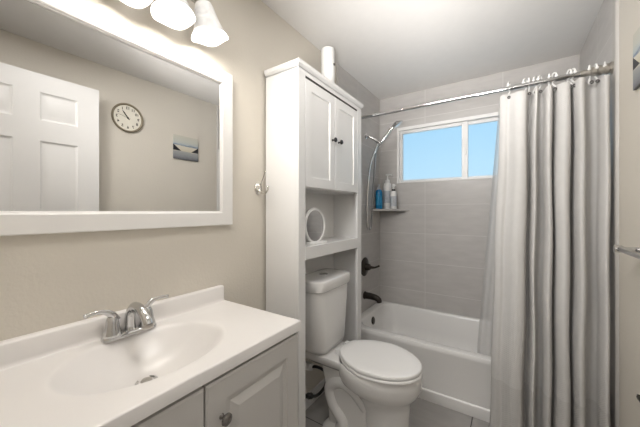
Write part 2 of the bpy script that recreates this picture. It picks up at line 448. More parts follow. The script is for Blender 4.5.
# faucet
FX, FY = .045, -2.308
fa = empty('faucet', (FX, FY, VZ), 'chrome two-handle centerset faucet behind the oval sink', 'faucet')
bm = bmesh.new()
def stad(z, g):
    pts = []
    for k in range(32):
        a = 2*PI*k/32; c, s = math.cos(a), math.sin(a)
        pts.append(Vector((FX+(.024-g)*c, FY+math.copysign(.056, s)*(abs(s) > 1e-6)+(.026-g)*s, z)))
    return pts
loft(bm, [stad(VZ, 0), stad(VZ+.006, 0), stad(VZ+.011, .004), stad(VZ+.013, .010)])
obj('base_plate', bm, M_['chrome'], fa, angle=50)
for s in (-1, 1):
    c = Vector((FX, FY+s*.052, VZ+.01)); bm = bmesh.new()
    lathe(bm, [(.0265, 0), (.026, .008), (.0215, .022), (.0185, .04), (.0165, .052), (.0125, .060), (.005, .064), (.001, .065)], c, n=28)
    hb = obj('handle', bm, M_['chrome'], fa)
    P = smooth_path([c+Vector((0, -s*.008, .045)), c+Vector((-.0, s*.000, .064)), c+Vector((.0, s*.018, .079)), c+Vector((0, s*.040, .084)), c+Vector((.002, s*.064, .083)), c+Vector((.003, s*.074, .080))], 6)
    rr = [.010]*1; n = len(P); rr = [.016-.0105*math.sin(min(1, i/(n*.75))*PI/2)+(.0015 if i > n*.8 else 0) for i in range(n)]
    rr[-1] = .003
    bm = bmesh.new(); tube(bm, P, rr, n=16, flat=.6); obj('lever', bm, M_['chrome'], hb, angle=60)
bm = bmesh.new()
P = smooth_path([(FX-.002, FY, VZ+.006), (FX-.004, FY, VZ+.035), (FX+.004, FY, VZ+.070), (FX+.030, FY, VZ+.094), (FX+.070, FY, VZ+.092), (FX+.106, FY, VZ+.070), (FX+.118, FY, VZ+.052)], 7)
n = len(P); tube(bm, P, [.018-.004*min(1, i/(n*.4))+.003*max(0, (i/n-.6)/.4) for i in range(n)], n=20)
sp = obj('spout', bm, M_['chrome'], fa, angle=60)
bm = bmesh.new(); lathe(bm, [(.0, 0), (.0155, 0), (.0165, .002), (.0165, .012), (.001, .012)], (FX+.119, FY, VZ+.042), (-.25, 0, 1), n=20); obj('aerator', bm, M_['nickel'], sp)
bm = bmesh.new(); tube(bm, [(FX-.022, FY, VZ+.01), (FX-.022, FY, VZ+.055)], .003, n=10); sphere(bm, (FX-.022, FY, VZ+.058), .006); obj('lift_rod', bm, M_['chrome'], fa)

# ================================================================ mirror over the vanity
mi = empty('wall_mirror', (XL, -2.28, 1.228), 'large white framed rectangular mirror on the wall above the sink', 'mirror')
MY0, MY1, MZ0, MZ1, FW = -2.715, -1.858, 1.2285, 1.934, .0645
bm = bmesh.new()
def R(i, x): return [Vector((x, y, z)) for y, z in ((MY0+i, MZ0+i), (MY1-i, MZ0+i), (MY1-i, MZ1-i), (MY0+i, MZ1-i))]
loft(bm, [R(0, XL), R(0, .010), R(.003, .013), R(FW-.010, .013), R(FW-.006, .011), R(FW-.0045, .007), R(FW-.001, .006), R(FW, .003), R(FW, -.002)], False, False)
obj('frame', bm, M_['mirror_frame'], mi, angle=25)
bm = bmesh.new(); box(bm, -.006, 0, MY0+FW-.01, MY1-FW+.01, MZ0+FW-.01, MZ1-FW+.01); bmesh.ops.transform(bm, verts=bm.verts, matrix=Matrix.Translation((-.001, -2.28, 0)) @ Matrix.Rotation(math.radians(-.44), 4, 'Z') @ Matrix.Translation((0, 2.28, 0)))
obj('mirror_glass', bm, M_['mirror'], mi, smooth=False)

# ================================================================ vanity light
LY = [-2.080, -2.207, -2.334]
vl = empty('vanity_light', (XL, -2.207, 2.12), 'brushed nickel three-light vanity fixture with lit frosted bell shades above the mirror', 'wall light')
bm = bmesh.new(); lathe(bm, [(.001, 0), (.062, 0), (.062, .012), (.054, .022), (.02, .027), (.001, .027)], (XL, -2.207, 2.145), (1, 0, 0), n=36, sx=1.0, sy=1.0)
obj('wall_plate', bm, M_['nickel'], vl)
bm = bmesh.new()
P = smooth_path([(.055, -2.40, 2.15), (.055, -2.334, 2.135), (.055, -2.27, 2.095), (.055, -2.207, 2.125), (.055, -2.144, 2.15), (.055, -2.08, 2.13), (.055, -2.02, 2.145)], 8)
tube(bm, P, .008, n=12); tube(bm, [(.01, -2.207, 2.135), (.055, -2.207, 2.125)], .009, n=12)
obj('arm', bm, M_['nickel'], vl)
for y, tilt in zip(LY, (.16, .03, -.06)):
    ax = Vector((.04 if tilt > .1 else .12, tilt*1.4, -1)).normalized(); o0 = Vector((.100, y, 2.130))
    bm = bmesh.new(); tube(bm, smooth_path([(.055, y, 2.13), (.068, y, 2.148), (.088, y, 2.148), tuple(o0)], 4), .007, n=10)
    lathe(bm, [(.010, -.014), (.021, -.008), (.026, .002), (.0265, .028), (.024, .033), (.001, .033)], o0, ax, n=28)
    sc = obj('socket_cup', bm, M_['nickel'], vl)
    bm = bmesh.new()
    pr = [(.024, .024), (.030, .029), (.0355, .045), (.041, .07), (.048, .10), (.057, .125), (.066, .143), (.071, .150)]
    inner = [(r-.003, h) for r, h in pr][::-1]
    lathe(bm, pr+[(.0705, .152)]+inner, o0, ax, n=40, cap=False)
    # lobed lower rim
    a, b = frame_of(ax)
    for v in bm.verts:
        q = v.co-o0; h = q.dot(ax); f = max(0, (h-.10)/.05); ang = math.atan2(q.dot(b), q.dot(a))
        v.co += ax*(.004*f*f*math.cos(4*ang+PI))
    sh = obj('glass_shade', bm, M_['shade'], sc)
    bm = bmesh.new(); c = o0+ax*.085; sphere(bm, c, .024, 1.25); obj('bulb', bm, M_['bulb'], sc)
    pl = bpy.data.lights.new('vanity_bulb_light', 'POINT'); pl.energy = LAMP_W; pl.color = (1, .95, .88); pl.shadow_soft_size = .03
    po = bpy.data.objects.new('vanity_bulb_light', pl); COL.objects.link(po); po.location = o0+ax*.135

# robe hook
rh = empty('robe_hook', (XL, -1.665, 1.40), 'small brushed nickel double robe hook on the wall left of the tall cabinet', 'hook')
hy, hz = -1.676, 1.412
bm = bmesh.new(); lathe(bm, [(.0, 0), (.029, 0), (.029, .005), (.024, .011), (.012, .016), (.001, .018)], (XL, hy, hz), (1, 0, 0), n=28, sx=.85, sy=1.15); obj('plate', bm, M_['hook'], rh)
bm = bmesh.new(); P = smooth_path([(XL+.01, hy, hz), (XL+.022, hy, hz+.02), (XL+.040, hy, hz+.05), (XL+.054, hy, hz+.082)], 6); tube(bm, P, lerp_list([.006, .0045, .004, .0045], 6), n=10); sphere(bm, (XL+.054, hy, hz+.084), .006); obj('prong', bm, M_['hook'], rh)
bm = bmesh.new(); P = smooth_path([(XL+.01, hy, hz-.004), (XL+.022, hy, hz-.022), (XL+.052, hy, hz-.028), (XL+.072, hy, hz-.012), (XL+.074, hy, hz+.004)], 6); tube(bm, P, .0045, n=10); sphere(bm, (XL+.074, hy, hz+.006), .006); obj('prong', bm, M_['hook'], rh)

# ================================================================ over-toilet cabinet
cb = empty('storage_cabinet', (.11, -1.268, 0), 'tall white cabinet with two upper doors and open shelf standing over the toilet', 'cabinet')
CY0, CY1, CX, CTZ = -1.628, -.906, .225, 2.022
ST = .058
for y0, y1 in ((CY0, CY0+.018), (CY1-.018, CY1)): obj('side_panel', B(0, CX-.018, y0, y1, 0, CTZ), M_['cab_white'], cb, bevel=.001)
for y0, y1 in ((CY0, CY0+ST), (CY1-ST-.004, CY1)): obj('stile', B(CX-.018, CX, y0, y1, 0, CTZ), M_['cab_white'], cb, bevel=.0015)
obj('back_panel', B(0, .008, CY0+.018, CY1-.018, .62, CTZ), M_['cab_white'], cb)
obj('top_rail', B(CX-.018, CX, CY0+ST, CY1-ST-.004, 1.992, CTZ), M_['cab_white'], cb)
obj('cabinet_floor', B(.008, CX-.018, CY0+.018, CY1-.018, 1.412, 1.43), M_['cab_white'], cb)
sh = obj('shelf', B(.008, CX-.016, CY0+.018, CY1-.018, 1.085, 1.103), M_['cab_white'], cb)
obj('shelf_rail', B(CX-.016, CX+.002, CY0+ST, CY1-ST-.004, 1.040, 1.106), M_['cab_white'], cb, bevel=.0015)
bm = bmesh.new()
prof = [(0, 0), (.0, .004), (.006, .012), (.010, .016), (.012, .027), (.012, .034), (.009, .036)]
def cring(o, z): return [Vector((0, CY0-o, z)), Vector((CX+o, CY0-o, z)), Vector((CX+o, CY1+o, z)), Vector((0, CY1+o, z))]
loft(bm, [cring(o, CTZ-.008+h) for o, h in prof]); obj('crown', bm, M_['cab_white'], cb, angle=20)
def shaker(y0, y1, z0, z1, x0, t):
    bm = bmesh.new(); X = x0+t
    def R(i, x): return [Vector((x, y, z)) for y, z in ((y0+i, z0+i), (y1-i, z0+i), (y1-i, z1-i), (y0+i, z1-i))]
    loft(bm, [R(0, x0), R(0, X-.0015), R(.0015, X), R(.052, X), R(.055, X-.007), R(.06, X-.007)])
    return obj('door', bm, M_['cab_white'], cb, smooth=False)
obj('gap_shade_strip', B(CX-.03, CX-.0025, CY0+ST+.003, CY1-ST-.007, 1.9805, 1.9925), M_['gap'], cb)  # dark strip painted as the shade in the gap above the doors
for (a, b, ky) in ((CY0+ST+.003, -1.2745, -1.303), (-1.2695, CY1-ST-.007, -1.232)):
    d = shaker(a, b, 1.418, 1.979, CX-.019, .019)
    bm = bmesh.new(); lathe(bm, [(.007, 0), (.0055, .004), (.005, .014), (.013, .018), (.0145, .022), (.012, .028), (.001, .030)], (CX, ky, 1.712), (1, 0, 0), n=24); obj('knob', bm, M_['black'], d)
# canister on top
cn = empty('canister', (.11, -1.17, CTZ+.028), 'white cylindrical air freshener standing on top of the tall cabinet', 'air freshener')
bm = bmesh.new(); lathe(bm, [(.0, 0), (.042, 0), (.044, .004), (.044, .285), (.041, .298), (.030, .304), (.001, .305)], (.11, -1.17, CTZ+.028), n=32); cbod = obj('body', bm, M_['plastic'], cn)
bm = bmesh.new(); lathe(bm, [(.0, 0), (.009, 0), (.008, .004), (.001, .004)], (.152, -1.165, CTZ+.22), (1, .0, 0), n=16); obj('nozzle', bm, M_['gap'], cn)
# round make-up mirror on the open shelf
mm = empty('makeup_mirror', (.15, -1.40, 1.106), 'round white tabletop mirror standing on the open cabinet shelf', 'mirror')
mc = Vector((.168, -1.40, 1.209)); md = Vector((1, .0, .02)).normalized()
bm = bmesh.new(); lathe(bm, [(.001, -.018), (.085, -.018), (.100, -.012), (.104, 0), (.100, .006), (.091, .006), (.089, .002), (.089, .001)], mc, md, n=48, cap=False); obj('rim', bm, M_['plastic'], mm)
bm = bmesh.new(); lathe(bm, [(.0, -.002), (.091, -.002), (.091, .002), (.001, .002)], mc, md, n=48); obj('mirror_glass', bm, M_['mirror'], mm, angle=20)
bm = bmesh.new()
yaw = math.atan2(md.y, md.x)
loft(bm, [rrect(-.052, .040, -.085, .085, .02, 0), rrect(-.052, .040, -.085, .085, .02, .010), rrect(-.046, .034, -.08, .08, .018, .014), rrect(-.034, -.012, -.06, .06, .01, .018), rrect(-.034, -.014, -.045, .045, .01, .06)])
bmesh.ops.transform(bm, verts=bm.verts, matrix=Matrix.Translation((mc.x-.005, mc.y, 1.1035)) @ Matrix.Rotation(yaw, 4, 'Z'))
obj('base', bm, M_['plastic'], mm, angle=45)

# ================================================================ toilet
TYc = -1.245
to = empty('toilet', (.35, TYc, 0), 'white two-piece toilet with closed lid standing beneath the tall cabinet', 'toilet')
def egg(cx, fr, bk, ay, z, pw=2.0, n=56, bp=2.0, tp=0):
    pts = []
    for k in range(n):
        a = 2*PI*k/n; c, s = math.cos(a), math.sin(a)
        e = 2/(pw if c > 0 else bp)
        x = math.copysign(abs(c)**e, c)*(fr if c > 0 else bk); y = math.copysign(abs(s)**e, s)*ay
        if tp and c < 0: y *= 1-tp*(-x/bk)**1.6
        pts.append(Vector((cx+x, TYc+y, z)))
    return pts
bm = bmesh.new()
loft(bm, [egg(.545, .128, .14, .112, 0, 2.4), egg(.545, .125, .135, .108, .02, 2.4), egg(.545, .115, .13, .100, .05, 2.3), egg(.543, .113, .13, .097, .12, 2.2), egg(.54, .120, .14, .100, .2, 2.2),
          egg(.535, .130, .16, .106, .25), egg(.52, .150, .18, .118, .285), egg(.495, .195, .20, .142, .312), egg(.478, .232, .212, .166, .338), egg(.473, .247, .215, .178, .365), egg(.472, .253, .215, .183, .40), egg(.472, .253, .215, .184, .437), egg(.472, .248, .21, .180, .444)])
# rear deck and foot
loft(bm, [rrect(.07, .36, TYc-.085, TYc+.085, .04, .375), rrect(.03, .37, TYc-.115, TYc+.115, .04, .405), rrect(.02, .36, TYc-.125, TYc+.125, .04, .436), rrect(.025, .355, TYc-.12, TYc+.12, .04, .444)])
loft(bm, [rrect(.16, .48, TYc-.105, TYc+.105, .05, 0), rrect(.165, .475, TYc-.10, TYc+.10, .05, .025), rrect(.19, .46, TYc-.07, TYc+.07, .04, .05), rrect(.19, .46, TYc-.078, TYc+.078, .03, .2), rrect(.15, .44, TYc-.082, TYc+.082, .03, .385)])
obj('bowl', bm, M_['porcelain'], to, angle=50)
bm = bmesh.new()
for s in (-1, 1):
    P = smooth_path([(.44, TYc+s*.045, .20), (.37, TYc+s*.062, .285), (.28, TYc+s*.062, .305), (.215, TYc+s*.062, .25), (.24, TYc+s*.064, .16), (.30, TYc+s*.064, .09), (.28, TYc+s*.06, .02)], 6)
    tube(bm, P, .037, n=16)
obj('trapway', bm, M_['porcelain'], to)
for s in (-1, 1):
    bm = bmesh.new(); lathe(bm, [(.014, 0), (.014, .010), (.010, .018), (.001, .021)], (.345, TYc+s*.088, .022), n=18); obj('bolt_cap', bm, M_['seat'], to)
bm = bmesh.new(); TK = .215
def tank(x0, x1, hw, z, r=.055, bow=.032):
    pts = rrect(x0, x1, TYc-hw, TYc+hw, r, z)
    for p in pts:
        if p.x > (x0+x1)/2: p.x += bow*(1-((p.y-TYc)/hw)**2)
    return pts
loft(bm, [tank(.06, .16, .11, .446, r=.04), tank(.045, .185, .145, .458), tank(.035, .196, .164, .49), tank(.02, .205, .190, .81), tank(.02, .205, .190, .835)])
obj('tank', bm, M_['porcelain'], to, angle=50)
bm = bmesh.new()
loft(bm, [tank(.016, .209, .196, .826), tank(.012, .215, .202, .832), tank(.012, .216, .204, .884), tank(.0145, .2135, .2015, .890), tank(.022, .206, .194, .893), tank(.05, .17, .165, .8945, r=.04)])
tl = obj('tank_lid', bm, M_['porcelain'], to, angle=50)
bm = bmesh.new(); lathe(bm, [(.0, 0), (.026, 0), (.026, .005), (.022, .007), (.001, .007)], (.125, TYc, .894), n=28); fb = obj('flush_button', bm, M_['chrome'], tl)
bm = bmesh.new()
loft(bm, [egg(.475, .250, .205, .184, .447, bp=4.5, tp=.5), egg(.475, .254, .208, .188, .450, bp=4.5, tp=.5), egg(.475, .254, .208, .188, .460, bp=4.5, tp=.5), egg(.475, .251, .206, .185, .463, bp=4.5, tp=.5)])
SEAT_T = Matrix.Translation((.47, TYc, 0)) @ Matrix.Rotation(math.radians(-7), 4, 'Z') @ Matrix.Translation((-.47, -TYc, 0))
bmesh.ops.transform(bm, verts=bm.verts, matrix=SEAT_T)
obj('seat', bm, M_['seat'], to, angle=50)
bm = bmesh.new()
loft(bm, [egg(.475, .248, .205, .184, .468, bp=4.5, tp=.5), egg(.475, .252, .208, .188, .4705, bp=4.5, tp=.5), egg(.475, .252, .208, .188, .481, bp=4.5, tp=.5), egg(.475, .249, .206, .185, .485, bp=4.5, tp=.5), egg(.475, .242, .200, .179, .487, bp=4.5, tp=.5), egg(.475, .20, .16, .14, .488, bp=4.5, tp=.5), egg(.475, .1, .08, .07, .4885)])
bmesh.ops.transform(bm, verts=bm.verts, matrix=SEAT_T)
obj('seat_lid', bm, M_['seat'], to, angle=50)
for s in (-1, 1):
    bm = bmesh.new(); loft(bm, [rrect(.235, .285, TYc+.025+s*.055-.018, TYc+.025+s*.055+.018, .01, .444), rrect(.235, .285, TYc+.025+s*.055-.018, TYc+.025+s*.055+.018, .01, .466), rrect(.24, .28, TYc+.025+s*.055-.014, TYc+.025+s*.055+.014, .008, .472)]); obj('hinge', bm, M_['seat'], to, angle=50)

# water supply
wv = empty('supply_valve', (XL, -1.45, .2), 'white fitting and black supply hose at the wall beside the toilet', 'water valve')
bm = bmesh.new(); loft(bm, [[Vector((x, y, z)) for y, z in ((-1.335, .312), (-1.285, .288), (-1.268, .325), (-1.318, .349))] for x in (XL, .072)]); obj('valve_body', bm, M_['plastic'], wv, bevel=.006)
bm = bmesh.new(); tube(bm, smooth_path([(.055, -1.30, .315), (.085, -1.262, .308), (.105, -1.205, .26), (.110, -1.185, .20), (.102, -1.205, .15), (.088, -1.265, .130), (.08, -1.33, .16)], 8), .009, n=12); obj('hose', bm, M_['rubber'], wv)
bm = bmesh.new(); lathe(bm, [(.01, 0), (.018, .004), (.018, .03), (.014, .034), (.014, .06), (.001, .06)], (.082, -1.315, .153), (-.1, -1, .45), n=20); obj('coupling', bm, M_['rubber'], wv)

# ================================================================ bathtub
tb = empty('bathtub', (.76, -.38, 0), 'white alcove bathtub along the tiled back wall', 'bathtub')
TX0, TX1, TF, TB, TZ = .002, 1.518, -.7416, -.002, .3874
bm = bmesh.new()
def rr(i0, i1, f, b, r, z): return rrect(TX0+i0, TX1-i1, TF+f, TB-b, r, z, 8)
loft(bm, [rr(0, 0, .012, 0, .004, .0), rr(0, 0, .0, 0, .004, .070), rr(0, 0, .004, 0, .004, .078), rr(0, 0, .010, 0, .004, .082), rr(0, 0, .008, 0, .004, .335), rr(0, 0, .0, 0, .004, .352), rr(0, 0, .0, 0, .006, .378), rr(.003, .003, .004, .003, .008, .386), rr(.01, .01, .012, .006, .01, TZ),
          rr(.062, .09, .060, .034, .10, TZ), rr(.070, .10, .070, .040, .11, TZ-.004), rr(.077, .112, .077, .046, .11, TZ-.016), rr(.095, .20, .10, .065, .12, .22), rr(.12, .28, .12, .085, .12, .11), rr(.16, .33, .15, .12, .11, .075), rr(.22, .40, .2, .17, .1, .068)])
obj('tub_body', bm, M_['tub'], tb, angle=50)
bm = bmesh.new(); lathe(bm, [(.001, 0), (.034, 0), (.034, .005), (.028, .010), (.001, .012)], (.083, -.372, .315), (1, 0, .14), n=28); obj('overflow_plate', bm, M_['bronze'], tb)
bm = bmesh.new(); lathe(bm, [(.001, 0), (.035, 0), (.033, .004), (.001, .005)], (.30, -.37, .068), n=24); obj('drain', bm, M_['bronze'], tb)

# shower valve, spout
sv = empty('shower_valve', (0, -.36, .78), 'dark bronze round shower valve with lever on the left tiled wall', 'shower valve')
vy, vzz = -.362, .785
bm = bmesh.new(); lathe(bm, [(.001, 0), (.085, 0), (.085, .004), (.075, .010), (.04, .014), (.034, .016), (.030, .040), (.026, .052), (.001, .054)], (0, vy, vzz), (1, 0, 0), n=40); obj('escutcheon', bm, M_['bronze'], sv)
bm = bmesh.new(); tube(bm, smooth_path([(.035, vy, vzz), (.06, vy+.004, vzz), (.085, vy+.03, vzz-.004), (.105, vy+.07, vzz+.004)], 6), lerp_list([.017, .014, .009, .008], 6), n=14); sphere(bm, (.106, vy+.072, vzz+.004), .010); obj('lever', bm, M_['bronze'], sv)
ts = empty('tub_spout', (0, -.36, .515), 'dark bronze tub spout low on the left tiled wall', 'spout')
bm = bmesh.new(); tube(bm, smooth_path([(0, vy, .525), (.05, vy, .526), (.105, vy, .520), (.135, vy, .505), (.142, vy, .482)], 6), lerp_list([.031, .030, .027, .025, .021], 6), n=20); obj('spout_body', bm, M_['bronze'], ts, angle=50)
bm = bmesh.new(); lathe(bm, [(.001, 0), (.036, 0), (.036, .006), (.031, .010), (.031, .012)], (0, vy, .525), (1, 0, 0), n=28); obj('wall_flange', bm, M_['bronze'], ts)

# hand shower
sh_ = empty('hand_shower', (0, -.33, 2.0), 'chrome hand shower with long looping hose on an arm beside the window', 'shower head')
A = Vector((0, -.335, 1.982))
bm = bmesh.new(); lathe(bm, [(.001, 0), (.030, 0), (.030, .003), (.022, .010), (.012, .014), (.001, .014)], A, (1, 0, 0), n=28); obj('wall_flange', bm, M_['chrome'], sh_)
E1 = Vector((.098, -.30, 1.925))
bm = bmesh.new(); tube(bm, smooth_path([A, A+Vector((.03, .003, -.008)), A+Vector((.065, .02, -.030)), E1], 6), .0125, n=14); obj('shower_arm', bm, M_['chrome'], sh_)
bm = bmesh.new(); tube(bm, [E1+Vector((-.012, 0, .012)), E1+Vector((.012, .004, -.012))], .017, n=16); sphere(bm, E1+Vector((.016, .004, -.006)), .018); obj('holder', bm, M_['chrome'], sh_)
h0, h1 = Vector((.095, -.295, 1.875)), Vector((.255, -.285, 2.055))
bm = bmesh.new(); tube(bm, smooth_path([h0, h0.lerp(h1, .35), h0.lerp(h1, .75)+Vector((.0, 0, .006)), h1], 6), lerp_list([.011, .013, .0125, .015], 6), n=14); hs = obj('handle', bm, M_['chrome'], sh_)
hd = Vector((.52, .22, -.82)).normalized()
bm = bmesh.new(); lathe(bm, [(.001, -.020), (.018, -.018), (.036, -.006), (.050, .006), (.052, .014), (.048, .018), (.001, .019)], h1+Vector((.018, 0, .006)), hd, n=32); obj('spray_head', bm, M_['chrome'], sh_)
bm = bmesh.new()
P = smooth_path([h0, h0+Vector((-.02, 0, -.05)), (.060, -.275, 1.70), (.042, -.265, 1.5), (.032, -.268, 1.3), (.026, -.28, 1.16), (.022, -.31, 1.12), (.018, -.345, 1.16), (.018, -.355, 1.3), (.024, -.35, 1.5), (.042, -.34, 1.70), (.078, -.315, 1.84), E1+Vector((.01, -.006, -.02))], 8)
tube(bm, P, .0085, n=10); obj('hose', bm, M_['chrome'], sh_)

# corner shelf + bottles
bm = bmesh.new(); SZ = 1.312
def csr(o, z):
    L1, L2 = .30-o, .235-o
    pts = [Vector((0.001, -.001, z)), Vector((0.001, -L2, z))]
    for k in range(1, 8):
        t = k/8; pts.append(Vector((L1*t, -L2*(1-t), z))+Vector((.03, -.03, 0))*math.sin(PI*t)*.6)
    pts.append(Vector((L1, -.001, z))); return pts
loft(bm, [csr(0, SZ-.020), csr(0, SZ-.003), csr(.003, SZ)])
cs = tag(obj('corner_shelf', bm, M_['tile_plain'], angle=30), 'grey tile corner shelf in the shower below the window', 'shelf')
def bottle(name, label, c, prof, m, cap, capm, lab=None, labm=None):
    b = empty(name, c, label, 'bottle', 'toiletry bottles on the corner shelf')
    bm = bmesh.new(); lathe(bm, prof, c, n=28, sx=1.0, sy=.85); o = obj('body', bm, m, b, angle=50)
    if lab:
        bm = bmesh.new(); r, z0, z1 = lab
        lathe(bm, [(r, z0), (r, z1)], c, n=28, cap=False, sx=1.0, sy=.85); obj('label', bm, labm, b)
    return b
c = Vector((.042, -.125, SZ))
b1 = bottle('shampoo_bottle', 'short blue bottle with pale blue cap, leftmost on the corner shelf', c, [(.0, 0), (.034, 0), (.037, .005), (.037, .135), (.033, .150), (.016, .158), (.016, .160)], M_['blue'], 0, 0, (.0375, .03, .11), M_['bluelabel'])
bm = bmesh.new(); lathe(bm, [(.0, .158), (.017, .158), (.017, .176), (.007, .178), (.007, .19), (.012, .192), (.012, .2), (.001, .201)], c, n=20); obj('cap', bm, M_['greylabel'], b1)
c = Vector((.102, -.052, SZ))
b2 = bottle('pump_bottle', 'tall white pump bottle between the blue bottle and the small one', c, [(.0, 0), (.037, 0), (.040, .005), (.040, .19), (.036, .212), (.018, .224), (.018, .226)], M_['plastic'], 0, 0, (.0405, .05, .15), M_['greylabel'])
bm = bmesh.new(); lathe(bm, [(.0, .224), (.019, .224), (.019, .244), (.008, .247), (.006, .275), (.006, .28), (.018, .282), (.018, .292), (.001, .294)], c, n=20); tube(bm, [c+Vector((0, 0, .286)), c+Vector((.036, -.006, .286)), c+Vector((.042, -.007, .278))], .0055, n=10); obj('pump', bm, M_['plastic'], b2)
c = Vector((.180, -.105, SZ))
b3 = bottle('lotion_bottle', 'small white bottle with dark collar, rightmost on the corner shelf', c, [(.0, 0), (.029, 0), (.031, .004), (.031, .125), (.027, .138), (.014, .142), (.014, .144)], M_['plastic'], 0, 0, (.0315, .02, .1), M_['greylabel'])
bm = bmesh.new(); lathe(bm, [(.0, .142), (.016, .142), (.016, .156), (.001, .157)], c, n=20); obj('collar', bm, M_['black'], b3)
bm = bmesh.new(); lathe(bm, [(.0, .156), (.007, .156), (.007, .172), (.012, .174), (.012, .196), (.001, .198)], c, n=20); tube(bm, [c+Vector((0, 0, .186)), c+Vector((.020, -.004, .186))], .005, n=10); obj('sprayer', bm, M_['plastic'], b3)

b1.scale = (1, 1, 1.2); b2.scale = (1.12, 1.1, 1.17); b3.scale = (1.1, 1.1, 1.2)

# ================================================================ curtain rod, curtain, liner, hooks
RY, RZ = -.7974, 1.9931
rd = empty('curtain_rod', (.76, RY, RZ), 'chrome shower curtain rod spanning the tub alcove wall to wall', 'curtain rod')
bm = bmesh.new(); tube(bm, [(.012, RY, RZ), (1.30, RY, RZ)], .0115, n=18); obj('inner_tube', bm, M_['chrome'], rd)
bm = bmesh.new(); tube(bm, [(1.10, RY, RZ), (1.50, RY, RZ)], .0135, n=18); obj('outer_tube', bm, M_['chrome'], rd)
for x, s in ((0.001, 1), (W-.001, -1)):
    bm = bmesh.new(); pr = [(.001, 0), (.028, 0), (.028, .006), (.022, .012), (.022, .03), (.018, .034), (.016, .06), (.001, .06)]
    if s < 0: pr = [(.001, 0), (.030, 0), (.030, .010), (.024, .014), (.027, .022), (.027, .032), (.022, .036), (.025, .044), (.025, .054), (.02, .058), (.0225, .066), (.0225, .076), (.017, .082), (.016, .12), (.001, .12)]
    lathe(bm, pr, (x, RY, RZ), (s, 0, 0), n=28); obj('end_flange', bm, M_['chrome'] if s > 0 else M_['nickel'], rd)

RIDGE, VALL = -.862, -.785
path = [(1.000, -.815), (1.006, -.830), (1.030, -.842), (1.052, -.838), (1.072, -.850), (1.098, -.868), (1.125, -.872), (1.150, -.862), (1.160, -.835), (1.163, -.800), (1.172, -.793), (1.180, -.81), (1.186, -.845), (1.198, -.862), (1.208, -.848), (1.213, -.81), (1.226, -.795), (1.240, -.805), (1.246, -.840), (1.262, -.866), (1.277, -.852), (1.281, -.81), (1.285, -.797), (1.290, -.812), (1.298, -.850), (1.322, -.872), (1.344, -.862), (1.352, -.825), (1.354, -.795), (1.362, -.795), (1.368, -.83), (1.384, -.866), (1.402, -.862), (1.411, -.835), (1.416, -.803), (1.436, -.790), (1.455, -.803), (1.460, -.835), (1.473, -.862), (1.486, -.862), (1.495, -.84), (1.497, -.80), (1.498, -.79)]
def sheet(path, z0, z1, nz, fn, uv=True, k=6, th=0):
    P = smooth_path([(x, y, 0) for x, y in path], k); bm = bmesh.new(); L = bm.loops.layers.uv.new('uv')
    d = [0]
    for a, b in zip(P, P[1:]): d.append(d[-1]+(b-a).length)
    vs = []
    for j in range(nz+1):
        t = j/nz; z = z0+(z1-z0)*t
        vs.append([bm.verts.new(fn(p.x, p.y, z, d[i])) for i, p in enumerate(P)])
    for j in range(nz):
        for i in range(len(P)-1):
            f = bm.faces.new((vs[j][i], vs[j][i+1], vs[j+1][i+1], vs[j+1][i]))
            for lp, (ii, jj) in zip(f.loops, ((i, j), (i+1, j), (i+1, j+1), (i, j+1))): lp[L].uv = (d[ii], z0+(z1-z0)*jj/nz)
    return bm
CB, CTp = .035, 1.952
def cur(x, y, z, s):
    t = (z-CB)/(CTp-CB); xm = x+.054*t*max(.14, min(1, (1.30-x)/.30)); mid = -.805
    amp = .80+.20*min(1, (1-t)*3)
    lean = -.035*(1-t)**1.3
    wob = .004*math.sin(9*z+s*7)+.003*math.sin(4.1*z+s*19)
    y2 = mid+(y+.822)*amp*1.3+lean+wob*.8-.008
    dz = -.010*math.sin(s*11)**2*max(0, (t-.9)*10)
    return (xm+wob*.6, y2, z+dz)
scu = empty('shower_curtain', (1.25, -.83, CB), 'grey waffle-weave shower curtain bunched at the right end of the rod', 'curtain')
bm = sheet(path, CB+.31, CTp, 70, cur); co = obj('curtain_panel', bm, M_['curtain'], scu, angle=180)
bm = sheet(path, CB, CB+.31, 14, cur); ch = obj('hem_band', bm, M_['curtain_hem'], scu, angle=180)
lpath = [(.925+i*.0165, -.640+.016*math.sin(i*1.25)+.006*math.sin(i*.5)) for i in range(36)]
def lin(x, y, z, s):
    t = (z-.12)/(1.95-.12); t2 = max(0, min(1, (z-.42)/1.53)); x2 = 1.505-(1.505-x)*(1.0-.215*t2**1.0)
    y2 = y+(-.755+.64)*t2
    return (x2, y2, z)
lo = sheet(lpath, .12, 1.945, 50, lin)
li = tag(obj('shower_liner', lo, M_['liner'], angle=180), 'translucent white shower liner hanging inside the tub behind the grey curtain', 'curtain liner')
ring_x = [1.097, 1.171, 1.189, 1.216, 1.237, 1.276, 1.296, 1.357, 1.373, 1.437, 1.458, 1.492]
ordw = ['first', 'second', 'third', 'fourth', 'fifth', 'sixth', 'seventh', 'eighth', 'ninth', 'tenth', 'eleventh', 'twelfth']
def ring_bm():
    bm = bmesh.new()
    P = smooth_path([(0, -.021, .012), (0, -.016, .026), (0, .002, .034), (0, .017, .024), (0, .0205, .0), (0, .012, -.018), (0, -.002, -.032), (0, -.018, -.045), (0, -.024, -.058), (0, -.016, -.066), (0, -.004, -.060)], 6)
    tube(bm, P, .0042, n=8)
    return bm
proto = obj('curtain_hook', ring_bm(), M_['plastic'])
bead = bmesh.new(); sphere(bead, (0, -.021, .010), .0075); bead_o = obj('bead', bead, M_['plastic'], proto)
proto_children = list(proto.children)
